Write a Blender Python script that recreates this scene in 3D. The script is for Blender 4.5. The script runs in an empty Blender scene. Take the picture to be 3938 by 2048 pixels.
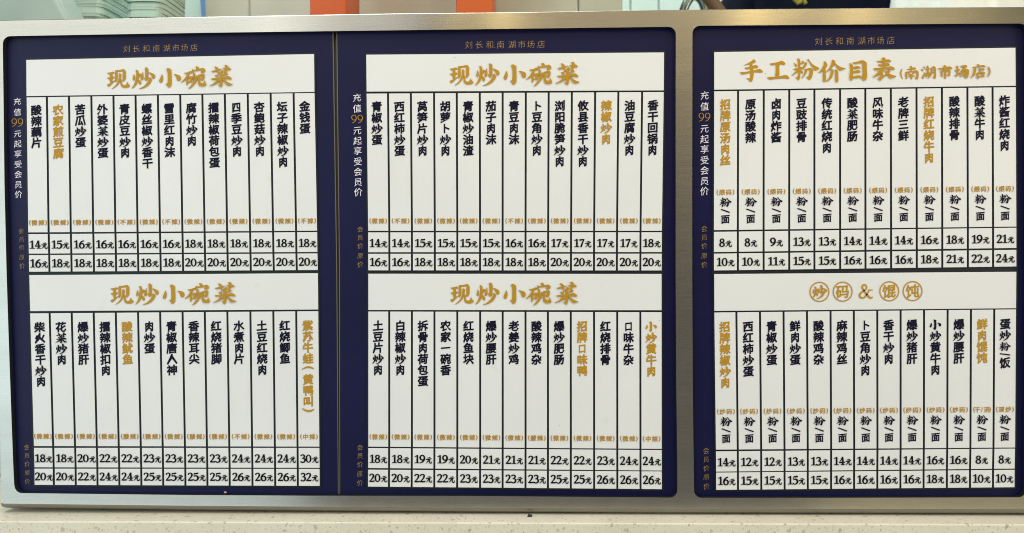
import bpy, bmesh, math, random
import numpy as np
from mathutils import Vector, Matrix
from mathutils.geometry import tessellate_polygon
random.seed(7)
SC = bpy.context.scene
COL = SC.collection

# ------------------------------------------------------------------ camera
CAM = np.array([0.0, -0.6, 0.0]); CX, CY, F = 1969.0, 1024.0, 2919.0
def _rot(a, b, c):
    a, b, c = [math.radians(v) for v in (a, b, c)]
    Rx = np.array([[1,0,0],[0,math.cos(a),-math.sin(a)],[0,math.sin(a),math.cos(a)]])
    Rz = np.array([[math.cos(b),-math.sin(b),0],[math.sin(b),math.cos(b),0],[0,0,1]])
    Ry = np.array([[math.cos(c),0,math.sin(c)],[0,1,0],[-math.sin(c),0,math.cos(c)]])
    return Rz @ Rx @ Ry
ROT = _rot(-1.0067, 1.3035, 0.2827)
cam = bpy.data.cameras.new('camera'); camo = bpy.data.objects.new('camera', cam); COL.objects.link(camo)
cam.sensor_width = 36; cam.lens = F*36/3938.0; cam.clip_start = 0.01; cam.clip_end = 50
cam.dof.use_dof = True; cam.dof.focus_distance = 0.602; cam.dof.aperture_fstop = 7
M = Matrix.Identity(4)
for i in range(3):
    M[i][0] = ROT[i,0]; M[i][1] = ROT[i,2]; M[i][2] = -ROT[i,1]; M[i][3] = CAM[i]
camo.matrix_world = M
SC.camera = camo

def at(px, py, Y):
    """point of the vertical plane y=Y seen at pixel (px,py) of the 3938x2048 photograph"""
    px = np.asarray(px, float); py = np.asarray(py, float); Y = np.asarray(Y, float)
    d = np.stack([(px-CX)/F, np.ones_like(px), -(py-CY)/F], -1) @ ROT.T
    t = (Y-CAM[1])/d[...,1]
    return CAM + d*t[...,None]

# ------------------------------------------------------------------ world and lamps
w = bpy.data.worlds.new('World'); SC.world = w; w.use_nodes = True
bg = w.node_tree.nodes['Background']; bg.inputs[0].default_value = (0.62, 0.66, 0.62, 1); bg.inputs[1].default_value = 0.10
SC.view_settings.view_transform = 'Standard'; SC.view_settings.look = 'None'
SC.view_settings.exposure = 0.05; SC.view_settings.gamma = 1
SC.cycles.max_bounces = 6; SC.cycles.filter_width = 1.05

def area(name, loc, target, size, energy, color, sy=None):
    l = bpy.data.lights.new(name, 'AREA'); l.energy = energy; l.color = color; l.size = size
    if sy: l.shape = 'RECTANGLE'; l.size_y = sy
    o = bpy.data.objects.new(name, l); COL.objects.link(o); o.location = loc
    o.rotation_euler = (Vector(target)-Vector(loc)).to_track_quat('-Z', 'Y').to_euler()
    return o
area('daylight_upper_lamp', (-1.55, -1.5, 0.92), (-0.3, 0, 0), 1.9, 9.6, (1.0, 0.99, 0.90), 1.1)
area('daylight_lower_lamp', (-1.55, -1.5, -0.22), (-0.3, 0, 0), 1.9, 10.2, (0.80, 0.97, 1.0), 1.1)
area('cream_upper_lamp', (-0.52, -1.5, 1.0), (-0.1, 0, 0.1), .46, 1.6, (1.0, 0.96, 0.84), .9)  # unseen lamp added for the cream reflection along the top bar
area('ceiling_lamp', (0.15, -0.95, 2.1), (0.1, 0, 0), 2.4, 30, (0.97, 0.97, 0.99), 0.8)
area('left_fill_lamp', (-2.7, -1.0, 0.35), (-0.1, 0, 0), 1.2, 10, (0.94, 0.98, 1.0), 1.2)
area('right_fill_lamp', (2.8, -1.1, 0.25), (0.2, 0, -0.05), 1.2, 36, (1.0, 0.96, 0.90), 1.4)
area('warm_upper_lamp', (0.6, -1.5, 0.95), (0.3, 0, 0), 1.3, 2.7, (1.0, 0.76, 0.36), 0.6)
area('warm_side_lamp', (1.25, -1.5, -0.1), (0.3, 0, 0), 0.9, 1.7, (1.0, 0.82, 0.42), 1.6)
for x, e, sz in ((-0.126, .18, .03), (-0.046, .40, .02), (0.385, .40, .025), (0.447, .12, .03), (0.567, .30, .02)):
    area('downlight', (x, -0.62, 0.62), (x*0.5, 0, 0.2), sz, e, (1.0, 0.74, 0.30))
area('kitchen_lamp', (-0.1, 0.55, 1.2), (0, 0.45, 0), 1.8, 21, (0.94, 1.0, 0.96), 0.5)

# ------------------------------------------------------------------ materials
def mat(name, col, rough=.5, metal=0, spec=.5, **kw):
    m = bpy.data.materials.new(name); m.use_nodes = True
    b = m.node_tree.nodes['Principled BSDF']
    b.inputs['Base Color'].default_value = (*col, 1); b.inputs['Roughness'].default_value = rough
    b.inputs['Metallic'].default_value = metal; b.inputs['Specular IOR Level'].default_value = spec
    for k, v in kw.items(): b.inputs[k.replace('_', ' ')].default_value = v
    return m
def nodes(m): return m.node_tree.nodes, m.node_tree.links, m.node_tree.nodes['Principled BSDF']
def pos(nt, scale=(1,1,1)):
    g = nt.nodes.new('ShaderNodeNewGeometry'); mp = nt.nodes.new('ShaderNodeMapping')
    mp.inputs['Scale'].default_value = scale; nt.links.new(g.outputs['Position'], mp.inputs[0]); return mp.outputs[0]
def noise(nt, vec, scale, detail=4, rough=.5):
    n = nt.nodes.new('ShaderNodeTexNoise'); n.inputs['Scale'].default_value = scale
    n.inputs['Detail'].default_value = detail; n.inputs['Roughness'].default_value = rough
    nt.links.new(vec, n.inputs['Vector']); return n.outputs['Fac']
def ramp(nt, fac, stops):
    r = nt.nodes.new('ShaderNodeValToRGB'); nt.links.new(fac, r.inputs[0]); e = r.color_ramp.elements
    while len(e) < len(stops): e.new(0.5)
    for k, (p, c) in enumerate(stops): e[k].position = p; e[k].color = (*c, 1) if len(c) == 3 else c
    return r.outputs[0]
def mix(nt, fac, a, b, mode='MIX'):
    n = nt.nodes.new('ShaderNodeMix'); n.data_type = 'RGBA'; n.blend_type = mode
    for s, v in ((0, fac), (6, a), (7, b)):
        if hasattr(v, 'links'): nt.links.new(v, n.inputs[s])
        else: n.inputs[s].default_value = v if s == 0 else (*v, 1)
    return n.outputs[2]
def bump(nt, h, strength, dist, b):
    n = nt.nodes.new('ShaderNodeBump'); n.inputs['Strength'].default_value = strength; n.inputs['Distance'].default_value = dist
    nt.links.new(h, n.inputs['Height']); nt.links.new(n.outputs[0], b.inputs['Normal'])

def steel_mat():
    m = mat('brushed_steel', (.62, .61, .57), .36, 1)
    nt = m.node_tree; b = nt.nodes['Principled BSDF']
    fine = noise(nt, pos(nt, (45, 60, 1300)), 1.0, 6, .65)
    broad = noise(nt, pos(nt, (3, 10, 60)), 1.0, 3, .5)
    c = ramp(nt, fine, [(.25, (.48, .47, .44)), (.75, (.61, .60, .56))])
    c = mix(nt, .35, c, ramp(nt, broad, [(.3, (.46, .45, .42)), (.7, (.64, .63, .59))]))
    # pits and dark nicks
    v = nt.nodes.new('ShaderNodeTexVoronoi'); v.inputs['Scale'].default_value = 34; nt.links.new(pos(nt, (1, 1, 1.4)), v.inputs['Vector'])
    sel = noise(nt, pos(nt), 23.0, 2)
    th = nt.nodes.new('ShaderNodeMath'); th.operation = 'LESS_THAN'; nt.links.new(v.outputs['Distance'], th.inputs[0]); th.inputs[1].default_value = .035
    s2 = nt.nodes.new('ShaderNodeMath'); s2.operation = 'GREATER_THAN'; nt.links.new(sel, s2.inputs[0]); s2.inputs[1].default_value = .52
    mm = nt.nodes.new('ShaderNodeMath'); mm.operation = 'MULTIPLY'; nt.links.new(th.outputs[0], mm.inputs[0]); nt.links.new(s2.outputs[0], mm.inputs[1])
    c = mix(nt, mm.outputs[0], c, (.05, .04, .03))
    nt.links.new(c, b.inputs['Base Color'])
    rr = nt.nodes.new('ShaderNodeMapRange'); nt.links.new(fine, rr.inputs[0]); rr.inputs[3].default_value = .22; rr.inputs[4].default_value = .28
    nt.links.new(rr.outputs[0], b.inputs['Roughness'])
    b.inputs['Anisotropic'].default_value = .88
    t = nt.nodes.new('ShaderNodeCombineXYZ'); t.inputs[0].default_value = TAN[0]; t.inputs[2].default_value = TAN[1]
    nt.links.new(t.outputs[0], b.inputs['Tangent'])
    bump(nt, fine, .05, .0002, b)
    return m
TAN = (0, 1)
def tile_mat():
    m = mat('white_tile', (.80, .785, .75), .42)
    nt = m.node_tree; b = nt.nodes['Principled BSDF']
    n = noise(nt, pos(nt), 9, 4); f = noise(nt, pos(nt), 900, 2)
    c = ramp(nt, n, [(.3, (.765, .79, .81)), (.7, (.80, .825, .845))])
    s = noise(nt, pos(nt), 60, 2, .4)                                    # faint grease smudges
    c = mix(nt, ramp(nt, s, [(.70, (0,0,0)), (.80, (.22,.22,.22))]), c, (.55, .54, .45))
    v = nt.nodes.new('ShaderNodeTexVoronoi'); v.inputs['Scale'].default_value = 42; nt.links.new(pos(nt), v.inputs['Vector'])
    th = nt.nodes.new('ShaderNodeMath'); th.operation = 'LESS_THAN'; nt.links.new(v.outputs['Distance'], th.inputs[0]); th.inputs[1].default_value = .022
    sc = nt.nodes.new('ShaderNodeMath'); sc.operation = 'MULTIPLY'; nt.links.new(th.outputs[0], sc.inputs[0]); sc.inputs[1].default_value = .55
    c = mix(nt, sc.outputs[0], c, (.2, .18, .14))
    nt.links.new(c, b.inputs['Base Color']); bump(nt, f, .05, .0002, b)
    return m
def navy_mat():
    m = mat('navy_board', (.013, .011, .055), .5, spec=.24)
    nt = m.node_tree; b = nt.nodes['Principled BSDF']
    n = noise(nt, pos(nt), 14, 4)
    nt.links.new(ramp(nt, n, [(.3, (.003, .004, .040)), (.7, (.004, .005, .050))]), b.inputs['Base Color'])
    # hairline scratches
    wv = noise(nt, pos(nt, (40, 40, 900)), 1, 2); nt.links.new(ramp(nt, wv, [(.3, (.44,)*3), (.8, (.56,)*3)]), b.inputs['Roughness'])
    bump(nt, noise(nt, pos(nt), 1500, 2), .06, .0001, b)
    return m
def stone_mat():
    m = mat('speckled_quartz', (.6, .57, .47), .38)
    nt = m.node_tree; b = nt.nodes['Principled BSDF']
    base = ramp(nt, noise(nt, pos(nt), 30, 5), [(.3, (.72, .69, .56)), (.7, (.79, .76, .63))])
    for sc, th, col, k in ((170, .20, (.46, .42, .32), .75), (95, .12, (.34, .31, .24), .7), (420, .3, (.55, .51, .40), .5), (260, .10, (.16, .13, .10), .8)):
        p = pos(nt, (1, 1, 1)); dn = nt.nodes.new('ShaderNodeTexNoise'); dn.inputs['Scale'].default_value = sc*1.6; nt.links.new(p, dn.inputs['Vector'])
        ad = nt.nodes.new('ShaderNodeVectorMath'); ad.operation = 'MULTIPLY_ADD'; nt.links.new(dn.outputs['Color'], ad.inputs[0])
        ad.inputs[1].default_value = (.6/sc,)*3; nt.links.new(p, ad.inputs[2])
        v = nt.nodes.new('ShaderNodeTexVoronoi'); v.inputs['Scale'].default_value = sc; nt.links.new(ad.outputs[0], v.inputs['Vector'])
        sep = nt.nodes.new('ShaderNodeSeparateColor'); nt.links.new(v.outputs['Color'], sep.inputs[0])
        t2 = nt.nodes.new('ShaderNodeMath'); t2.operation = 'MULTIPLY'; nt.links.new(sep.outputs[0], t2.inputs[0]); t2.inputs[1].default_value = th*1.6
        ss = nt.nodes.new('ShaderNodeMath'); ss.operation = 'SUBTRACT'; nt.links.new(t2.outputs[0], ss.inputs[0]); nt.links.new(v.outputs['Distance'], ss.inputs[1])
        mr = nt.nodes.new('ShaderNodeMapRange'); nt.links.new(ss.outputs[0], mr.inputs[0]); mr.inputs[1].default_value = 0; mr.inputs[2].default_value = .05; mr.inputs[4].default_value = k
        base = mix(nt, mr.outputs[0], base, col)
    nt.links.new(base, b.inputs['Base Color'])
    return m
MAT = dict(
    steel=steel_mat(), edge_steel=mat('shade_dark_steel', (.26, .25, .22), .38, 1), tile=tile_mat(), navy=navy_mat(), stone=stone_mat(),  # edge_steel: shade at the frame's foot put into a darker base colour
    rim=mat('black_rim', (.008, .009, .010), .5), groove=mat('charcoal_backing', (.012, .017, .021), .5, spec=.25),
    ink=mat('navy_lettering', (.006, .006, .024), .55, spec=.12), black=mat('black_numerals', (.005, .006, .009), .55, spec=.12),
    gold=mat('gold_lettering', (.47, .262, .020), .5, spec=.25), thin=mat('bronze_lettering', (.34, .22, .075), .5),
    white=mat('pale_lettering', (.85, .83, .92), .45), back=mat('grey_backing', (.14, .135, .11), .5, .3),
    edge=mat('pale_edge', (.14, .14, .11), .4),
)
def plain(name, a, bcol, scale=20, rough=.5, **kw):
    m = mat(name, a, rough, **kw); nt = m.node_tree
    nt.links.new(ramp(nt, noise(nt, pos(nt), scale, 4), [(.3, a), (.7, bcol)]), nt.nodes['Principled BSDF'].inputs['Base Color'])
    return m

# ------------------------------------------------------------------ object helpers
def tag(o, label=None, cat=None, group=None, kind=None):
    for k, v in (('label', label), ('category', cat), ('group', group), ('kind', kind)):
        if v: o[k] = v
    return o
def mesh(name, verts, faces, m, parent=None, smooth=False):
    me = bpy.data.meshes.new(name); me.from_pydata([tuple(v) for v in verts], [], [tuple(f) for f in faces])
    me.materials.append(m); me.update()
    if smooth:
        for p in me.polygons: p.use_smooth = True
    o = bpy.data.objects.new(name, me); COL.objects.link(o)
    if parent: o.parent = parent
    return o
def fix(o):
    bm = bmesh.new(); bm.from_mesh(o.data); bmesh.ops.recalc_face_normals(bm, faces=bm.faces); bm.to_mesh(o.data); bm.free(); return o
def empty(name, loc=(0,0,0)):
    o = bpy.data.objects.new(name, None); o.empty_display_size = .02; COL.objects.link(o); o.location = loc; return o
def child_fix(o):  # keep world-space vertices although the parent Empty is elsewhere
    o.matrix_parent_inverse = Matrix.Translation(-Vector(o.parent.location)); return o

# ------------------------------------------------------------------ lettering: glyph shapes
# each glyph = (verts Nx3 [x right, y up, d 0 back .. 1 front], faces) in an em square 0..1
def prism(poly, d1=1.0):
    n = len(poly); v = [(x, y, 0) for x, y in poly]+[(x, y, d1) for x, y in poly]; f = []
    tri = tessellate_polygon([[Vector((x, y, 0)) for x, y in poly]])
    f += [tuple(i+n for i in t) for t in tri]
    f += [(i, (i+1) % n, n+(i+1) % n, n+i) for i in range(n)]
    return np.array(v, float), f
def chaikin(p, it=1):
    for _ in range(it):
        q = []
        for i in range(len(p)):
            a, b = p[i], p[(i+1) % len(p)]
            q += [(a[0]*.8+b[0]*.2, a[1]*.8+b[1]*.2), (a[0]*.2+b[0]*.8, a[1]*.2+b[1]*.8)]
        p = q
    return p
def join(parts):
    V, Fc, o = [], [], 0
    for v, f in parts:
        V.append(v); Fc += [tuple(i+o for i in t) for t in f]; o += len(v)
    return (np.concatenate(V) if V else np.zeros((0, 3))), Fc
def parse(s):
    return [[tuple(float(c) for c in p.split(',')) for p in st.split()] for st in s.strip().split('/')]
def swell(p, d):
    n = len(p); A = sum(p[i][0]*p[(i+1) % n][1]-p[(i+1) % n][0]*p[i][1] for i in range(n)); sg = 1 if A > 0 else -1; out = []
    for i in range(n):
        ax, ay = p[i-1]; bx, by = p[(i+1) % n]; l = math.hypot(bx-ax, by-ay) or 1
        out.append((p[i][0]+sg*d*(by-ay)/l, p[i][1]-sg*d*(bx-ax)/l))
    return out
def brush(s, x0, x1, y0, y1, it=1, fat=0):
    """strokes traced as outlines in some box (y down) -> em square"""
    parts = []; sc = max(x1-x0, y1-y0)
    for k, st in enumerate(parse(s)):
        p = [((x-(x0+x1)/2)/sc+.5, .5-(y-(y0+y1)/2)/sc) for x, y in st]
        q = chaikin(p, it); parts.append(prism(swell(q, fat) if fat else q, 1+.03*k))
    return join(parts)
def ribbon(pts, closed=False, sub=5, thick=1.0, k=0):
    P = [Vector(p) for p in pts]; n = len(P); out = []
    if closed:
        for i in range(n):
            a, b, c, d = P[i-1], P[i], P[(i+1) % n], P[(i+2) % n]
            for j in range(sub):
                t = j/sub; out.append(.5*((2*b)+(c-a)*t+(2*a-5*b+4*c-d)*t*t+(3*b-a-3*c+d)*t*t*t))
    else:
        for i in range(n-1):
            a = P[i-1] if i else P[0]*2-P[1]; b, c = P[i], P[i+1]; d = P[i+2] if i+2 < n else P[-1]*2-P[-2]
            for j in range(sub):
                t = j/sub; out.append(.5*((2*b)+(c-a)*t+(2*a-5*b+4*c-d)*t*t+(3*b-a-3*c+d)*t*t*t))
        out.append(P[-1])
    m = len(out); L, R_ = [], []
    for i, p in enumerate(out):
        q0 = out[i-1] if (i or closed) else p; q1 = out[(i+1) % m] if (i+1 < m or closed) else p
        t = Vector((q1[0]-q0[0], q1[1]-q0[1])).normalized(); nn = Vector((-t.y, t.x)); hw = p[2]*.5*thick
        if not closed and i in (0, m-1):
            s = -1 if i == 0 else 1; c0 = Vector((p[0], p[1]))
            e = c0+t*s*hw*.45
            A = [(c0+nn*hw, c0-nn*hw), (e+nn*hw*.6, e-nn*hw*.6)]
            if i == 0: A = A[::-1]
            for a_, b_ in A: L.append(a_); R_.append(b_)
        else:
            c0 = Vector((p[0], p[1])); L.append(c0+nn*hw); R_.append(c0-nn*hw)
    N = len(L); d1 = 1+.03*k
    v = [(p.x, p.y, 0) for p in L]+[(p.x, p.y, 0) for p in R_]+[(p.x, p.y, d1) for p in L]+[(p.x, p.y, d1) for p in R_]; f = []
    for i in range(N if closed else N-1):
        j = (i+1) % N
        f += [(2*N+i, 3*N+i, 3*N+j, 2*N+j), (i, 2*N+i, 2*N+j, j), (N+i, N+j, 3*N+j, 3*N+i)]
    if not closed: f += [(0, N, 3*N, 2*N), (N-1, 3*N-1, 4*N-1, 2*N-1)]
    v = np.array(v, float); v[:, :2] /= 100
    return v, f
def ring(cx, cy, rx, ry, wx, wy, k=0, thick=1.0, n=10):
    pts = [(cx+rx*math.cos(a), cy+ry*math.sin(a), wx*math.cos(a)**2+wy*math.sin(a)**2) for a in [2*math.pi*i/n for i in range(n)]]
    return ribbon(pts, True, 3, thick, k)
DIG = {
 '1': (60, [[(35,99,14),(34,50,17),(34,4,17)], [(3,81,7),(18,87,9),(33,96,10)], [(2,3,7),(33,6,9),(62,3,7)]]),
 '4': (72, [[(42,97,13),(24,60,8),(6,33,8)], [(4,31,10),(40,31,11),(70,33,11)], [(46,99,14),(48,50,17),(48,4,17)], [(24,3,7),(47,6,9),(72,3,7)]]),
 '5': (66, [[(15,92,13),(36,92,14),(60,95,15)], [(13,97,7),(11,75,8),(10,56,9)], [(10,55,6),(34,63,13),(55,50,18),(58,30,19),(44,9,14),(20,2,9),(3,14,13)]]),
 '6': (68, [[(60,95,11),(34,84,13),(14,58,17),(9,32,17),(18,10,14),(36,2,11),(56,12,14),(62,32,17),(53,54,14),(34,60,11),(15,48,8)]]),
 '2': (66, [[(6,80,15),(16,93,11),(34,97,11),(50,88,15),(52,70,17),(40,46,13),(20,22,10),(6,8,9)], [(4,7,12),(34,7,14),(62,9,13)], [(62,10,8),(65,20,5)]]),
 '3': (64, [[(6,86,13),(26,97,11),(46,90,15),(50,74,16),(38,58,10),(20,52,7)], [(22,54,8),(46,50,13),(57,32,17),(48,10,15),(24,2,11),(3,12,14)]]),
 '7': (64, [[(5,87,15),(32,91,14),(62,93,11)], [(60,95,9),(40,55,14),(22,3,17)]]),
}
def num_glyph(ch, thick=1.3):
    if ch == '0': return 70, join([ring(34, 49, 27, 45, 17, 9, 0, thick)])
    if ch == '8': return 68, join([ring(34, 75, 21, 20, 15, 10, 0, thick), ring(34, 27, 26, 23, 16, 10, 1, thick)])
    if ch == '9':
        st = DIG['6'][1][0]; return 68, join([ribbon([(68-x, 100-y, ww) for x, y, ww in st], thick=thick)])
    W, sts = DIG[ch]; return W, join([ribbon(s, thick=thick, k=i) for i, s in enumerate(sts)])
BR = {}
S = 2208
def off(s, dx): return '/'.join(' '.join('%g,%g' % (x+dx, y) for x, y in st) for st in parse(s))
XIAN = '80,310 200,300 310,262 365,310 345,350 290,355 160,385 120,350/185,360 290,350 290,640 185,690/85,485 200,475 320,438 362,480 345,522 290,525 190,555 150,560 110,520/68,745 200,690 372,580 378,610 240,745 138,838/378,225 430,225 475,290 475,560 415,670 375,640/378,225 430,222 560,215 700,175 780,265 660,270 480,290/655,265 780,265 772,400 775,540 690,645 655,635/515,345 560,335 615,380 590,540 560,630 500,740 380,850 262,905 255,895 380,790 460,680 510,520/575,560 600,545 640,575 635,740 700,770 770,765 800,700 830,645 850,710 925,780 915,820 830,870 720,880 620,845 570,760'
CHAO = '1058,370 1100,420 1112,500 1095,590 1055,615 1020,580 1025,500 1050,430/1125,240 1170,215 1240,270 1235,440 1225,600 1180,730 1110,820 1000,905 978,890 1060,780 1120,620 1145,440 1150,300/1235,440 1265,350 1310,360 1360,395 1300,450 1230,545 1200,520/1215,560 1280,590 1345,690 1320,745 1280,765 1240,730 1225,650/1388,295 1408,340 1420,500 1400,570 1355,615 1310,580 1310,510 1350,420 1365,370/1465,165 1500,130 1560,150 1600,195 1595,500 1580,580 1510,635 1475,620 1430,510 1480,515 1480,240/1610,325 1640,315 1740,350 1820,400 1850,470 1830,530 1770,560 1740,540 1700,440/1620,510 1655,495 1690,520 1730,580 1700,660 1610,780 1490,865 1340,915 1260,920 1252,908 1400,840 1530,720 1600,600'
XIAO = '2085,395 2115,430 2135,530 2125,620 2090,690 2040,718 1995,680 1985,620 2030,530/2250,225 2300,170 2370,190 2445,245 2440,330 2450,740 2420,830 2370,880 2330,892 2290,860 2250,780 2215,745 2300,740 2300,320/'+off('315,410 345,400 440,415 530,450 570,500 580,570 550,630 490,655 440,640 415,560 390,480', S)
WAN = '690,360 830,345 920,295 1000,330 960,385 900,390 800,400 740,412/800,395 890,395 870,480 760,600 680,670 585,710 580,698 690,590 770,480/760,560 840,530 845,720 820,800 780,820 765,760/840,540 900,490 940,480 990,500 1000,560 965,650 985,700 960,725 890,705 900,560 850,570/840,680 900,670 990,670 985,700 960,725 850,710/1110,145 1160,130 1215,150 1250,210 1240,260 1180,300 1140,270 1130,190/1005,215 1048,262 1040,320 1000,340 965,310/1040,255 1150,250 1310,215 1370,192 1420,205 1475,280 1460,330 1400,370 1290,380 1335,270 1180,298 1050,310/1000,320 1060,350 1105,410 1095,440 1060,500 990,580 960,600 990,510 1020,440 1010,370/1110,470 1150,458 1185,490 1180,590 1130,690 1060,790 960,890 850,945 848,930 930,830 1010,720 1070,620 1110,540/1030,530 1110,495 1110,545 1010,590/1005,580 1080,600 1075,680 1030,690 1000,640/1190,440 1250,430 1270,470 1265,640 1290,720 1350,755 1400,740 1440,640 1460,710 1505,790 1480,840 1400,865 1310,865 1240,840 1200,770 1185,620/1190,440 1300,420 1380,390 1450,440 1335,470 1260,490/1335,470 1450,440 1430,560 1390,640 1345,660 1310,620 1270,580 1330,550'
CAI = '1805,160 1830,145 1900,170 1960,235 1960,340 1925,385 1895,370 1860,290/1685,315 1740,300 1850,280 2060,232 2058,245 1960,280 1760,365 1720,350/2165,120 2210,95 2260,110 2305,160 2280,250 2230,350 2290,420 2280,455 2200,480 2110,495 2105,470 2170,400 2150,350 2200,200/2100,220 2320,185 2410,245 2370,295 2260,290 2180,260 2110,240/2075,270 2120,310 2135,360 2080,390 1980,430 1910,435 1905,425 1990,360/1805,465 1850,448 1920,455 1945,540 1890,560/1990,390 2070,380 2100,470 2100,560 1990,580/1668,580 1760,570 2000,560 2200,520 2320,492 2430,590 2420,620 2370,632 2250,605 2000,600 1720,640/1985,560 2100,550 2100,640 2090,800 2060,880 2025,912 1990,880 1925,800 1990,805 1995,700/1890,610 2010,590 2000,680 1900,750 1760,820 1620,845 1612,832 1740,780 1830,700/2080,580 2150,600 2230,690 2330,750 2460,795 2455,815 2340,840 2280,860 2220,800 2150,700'
SHOU = '555,100 600,130 625,185 520,235 380,265 260,290 256,280 370,220 490,155/258,350 400,340 530,300 620,270 700,325 665,375 540,375 320,415/110,485 300,480 540,440 640,420 740,385 845,470 810,517 550,490 300,545 195,570/420,240 510,230 545,420 555,560 530,700 500,770 455,793 420,760 380,710 325,685 330,672 420,680 445,640 445,420'
GONG = '1042,235 1200,220 1330,190 1430,152 1545,235 1500,297 1360,265 1250,270 1110,302/1230,260 1355,260 1345,400 1355,620 1215,640 1235,450/950,650 1200,635 1400,620 1560,580 1672,675 1620,715 1480,690 1200,710 1030,728'
FEN = '1795,210 1850,260 1905,300 1890,340 1860,360 1825,310/1895,110 1940,92 2000,130 1995,350 2000,560 1990,680 1960,740 1920,755 1890,720 1845,660 1920,660 1925,400 1920,180/2050,160 2110,190 2125,220 2060,265 1990,280 1995,250 2045,210/1780,405 1900,390 2040,345 2075,370 2060,410 1980,425 1900,430 1810,450/1870,450 1930,450 1920,500 1830,570 1730,620 1722,608 1800,540/2000,430 2050,470 2095,530 2060,555 2020,530 1995,480/2140,210 2180,205 2215,245 2180,320 2110,400 2040,440 2038,425 2090,340 2120,260/2190,155 2250,115 2275,140 2330,230 2420,310 2580,385 2575,420 2480,475 2440,460 2370,370 2280,230 2240,155/2100,430 2200,410 2310,375 2400,450 2390,540 2350,680 2310,735 2270,750 2230,720 2175,650 2240,650 2270,560 2290,440 2200,455 2130,455/2130,440 2215,430 2200,510 2150,600 2040,705 2030,695 2090,600 2135,500'
T = 2495.5  # crop shift of the second half of the third heading (310 px * 8.05)
JIA = '230,205 275,188 350,290 320,360 250,450 160,510 60,552 55,540 140,450 200,350 235,270/200,440 285,400 290,560 300,740 270,810 240,828 200,790 195,720/475,165 515,142 600,200 560,300 480,400 390,480 300,525 296,512 380,430 440,320 475,230/540,250 580,250 680,330 780,385 905,410 900,425 810,455 740,493 690,460 620,370/450,430 490,430 535,470 525,580 480,680 400,770 300,812 292,800 380,710 430,590/560,445 600,440 675,490 685,780 660,820 625,845 585,800 575,700 580,510'
MU = '1025,262 1060,258 1145,330 1130,700 1100,770 1070,800 1030,750 1018,690 1045,500 1040,330/1115,238 1250,225 1430,165 1565,245 1558,400 1575,690 1540,760 1465,805 1430,770 1395,700 1430,620 1420,270 1400,250 1190,300/1130,375 1290,342 1375,400 1340,430 1130,440/1130,500 1320,468 1370,520 1345,550 1130,565/1130,655 1330,622 1390,670 1440,680 1430,740 1370,700 1120,728'
BIAO = '1870,200 2050,195 2230,155 2320,205 2290,245 2140,235 1910,250/2025,125 2080,92 2150,130 2145,430 2040,430 2050,200/1900,305 2040,305 2220,268 2280,320 2250,352 2100,350 1960,365/1765,415 2000,410 2180,390 2330,365 2440,440 2390,487 2230,455 2000,460 1830,492/1975,460 2100,445 2060,540 1960,620 1850,670 1750,702 1742,692 1870,580/1985,590 2065,540 2065,650 2160,600 2175,625 2080,700 1965,812 1905,740 1910,715 1975,690/2200,480 2280,480 2290,540 2230,580 2170,610 2150,590 2200,530/2105,480 2150,510 2240,580 2340,630 2475,665 2465,685 2360,720 2300,745 2250,710 2160,600'
NAN = '245,240 350,225 450,195 505,235 480,255 380,255 290,265/340,165 365,155 405,190 390,270 375,300 340,290/210,310 265,320 270,480 240,500 215,450/210,310 300,300 400,290 510,268 565,305 560,460 540,500 505,512 455,460 500,450 500,310 270,335/290,330 330,350 330,380 290,360/440,310 480,320 440,370 390,385 380,365/280,385 350,365 440,350 450,370 280,405/285,430 380,415 450,395 465,430 290,445/345,370 400,365 400,480 370,508 350,480'
HU = '670,185 715,185 745,220 725,240 700,215/625,245 660,240 695,275 680,300 650,295/715,330 740,310 720,400 690,500 640,470 650,440/740,245 850,225 855,245 745,270/770,165 795,155 830,185 825,330 780,340/735,350 770,345 780,450 755,465 735,420/770,345 830,310 855,340 840,420 800,425 810,350 770,365/770,400 840,390 835,415 770,425/870,220 910,215 915,350 890,420 800,498 795,490 850,400 875,330/880,215 960,172 1015,205 1020,460 980,505 930,445 965,445 965,210 900,235/905,265 960,260 955,285 905,290/905,325 960,318 955,340 905,350'
SHI = '1215,165 1245,145 1290,180 1285,470 1255,505 1225,470 1225,220/1060,230 1200,215 1380,180 1450,235 1430,255 1300,240 1110,270/1130,290 1190,280 1190,440 1170,455 1140,410/1190,280 1350,250 1400,290 1390,410 1340,440 1305,400 1340,380 1340,300 1190,300'
CHANG = '1540,175 1570,170 1605,195 1600,390 1550,410 1550,210/1495,290 1640,250 1645,280 1510,310/1500,405 1560,395 1640,330 1650,350 1530,460/1650,180 1800,150 1840,195 1715,300 1640,325 1760,205 1680,215/1655,315 1780,265 1850,255 1890,310 1860,440 1825,490 1780,495 1735,430 1800,420 1830,310 1700,330 1660,330/1720,310 1770,310 1710,380 1610,418 1605,408/1800,300 1830,320 1780,410 1630,455 1625,445 1730,400'
DIAN = '2085,150 2115,132 2165,165 2150,210 2110,200/1970,205 2100,200 2250,155 2315,200 2290,215 2170,200 2000,225/2010,215 2070,220 2060,330 2010,430 1920,495 1915,488 1980,380/2135,220 2180,220 2185,360 2140,360/2180,265 2240,240 2290,270 2270,295 2180,300/2060,360 2120,380 2135,490 2110,518 2075,470/2080,355 2200,345 2250,325 2300,355 2270,430 2285,460 2130,465 2130,435 2215,425 2225,375 2120,385'
PARL = '150,222 120,300 115,380 155,490 140,492 90,420 70,340 100,250'
PARR = '2365,190 2430,250 2445,330 2420,410 2370,465 2355,460 2395,370 2395,280'
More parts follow.
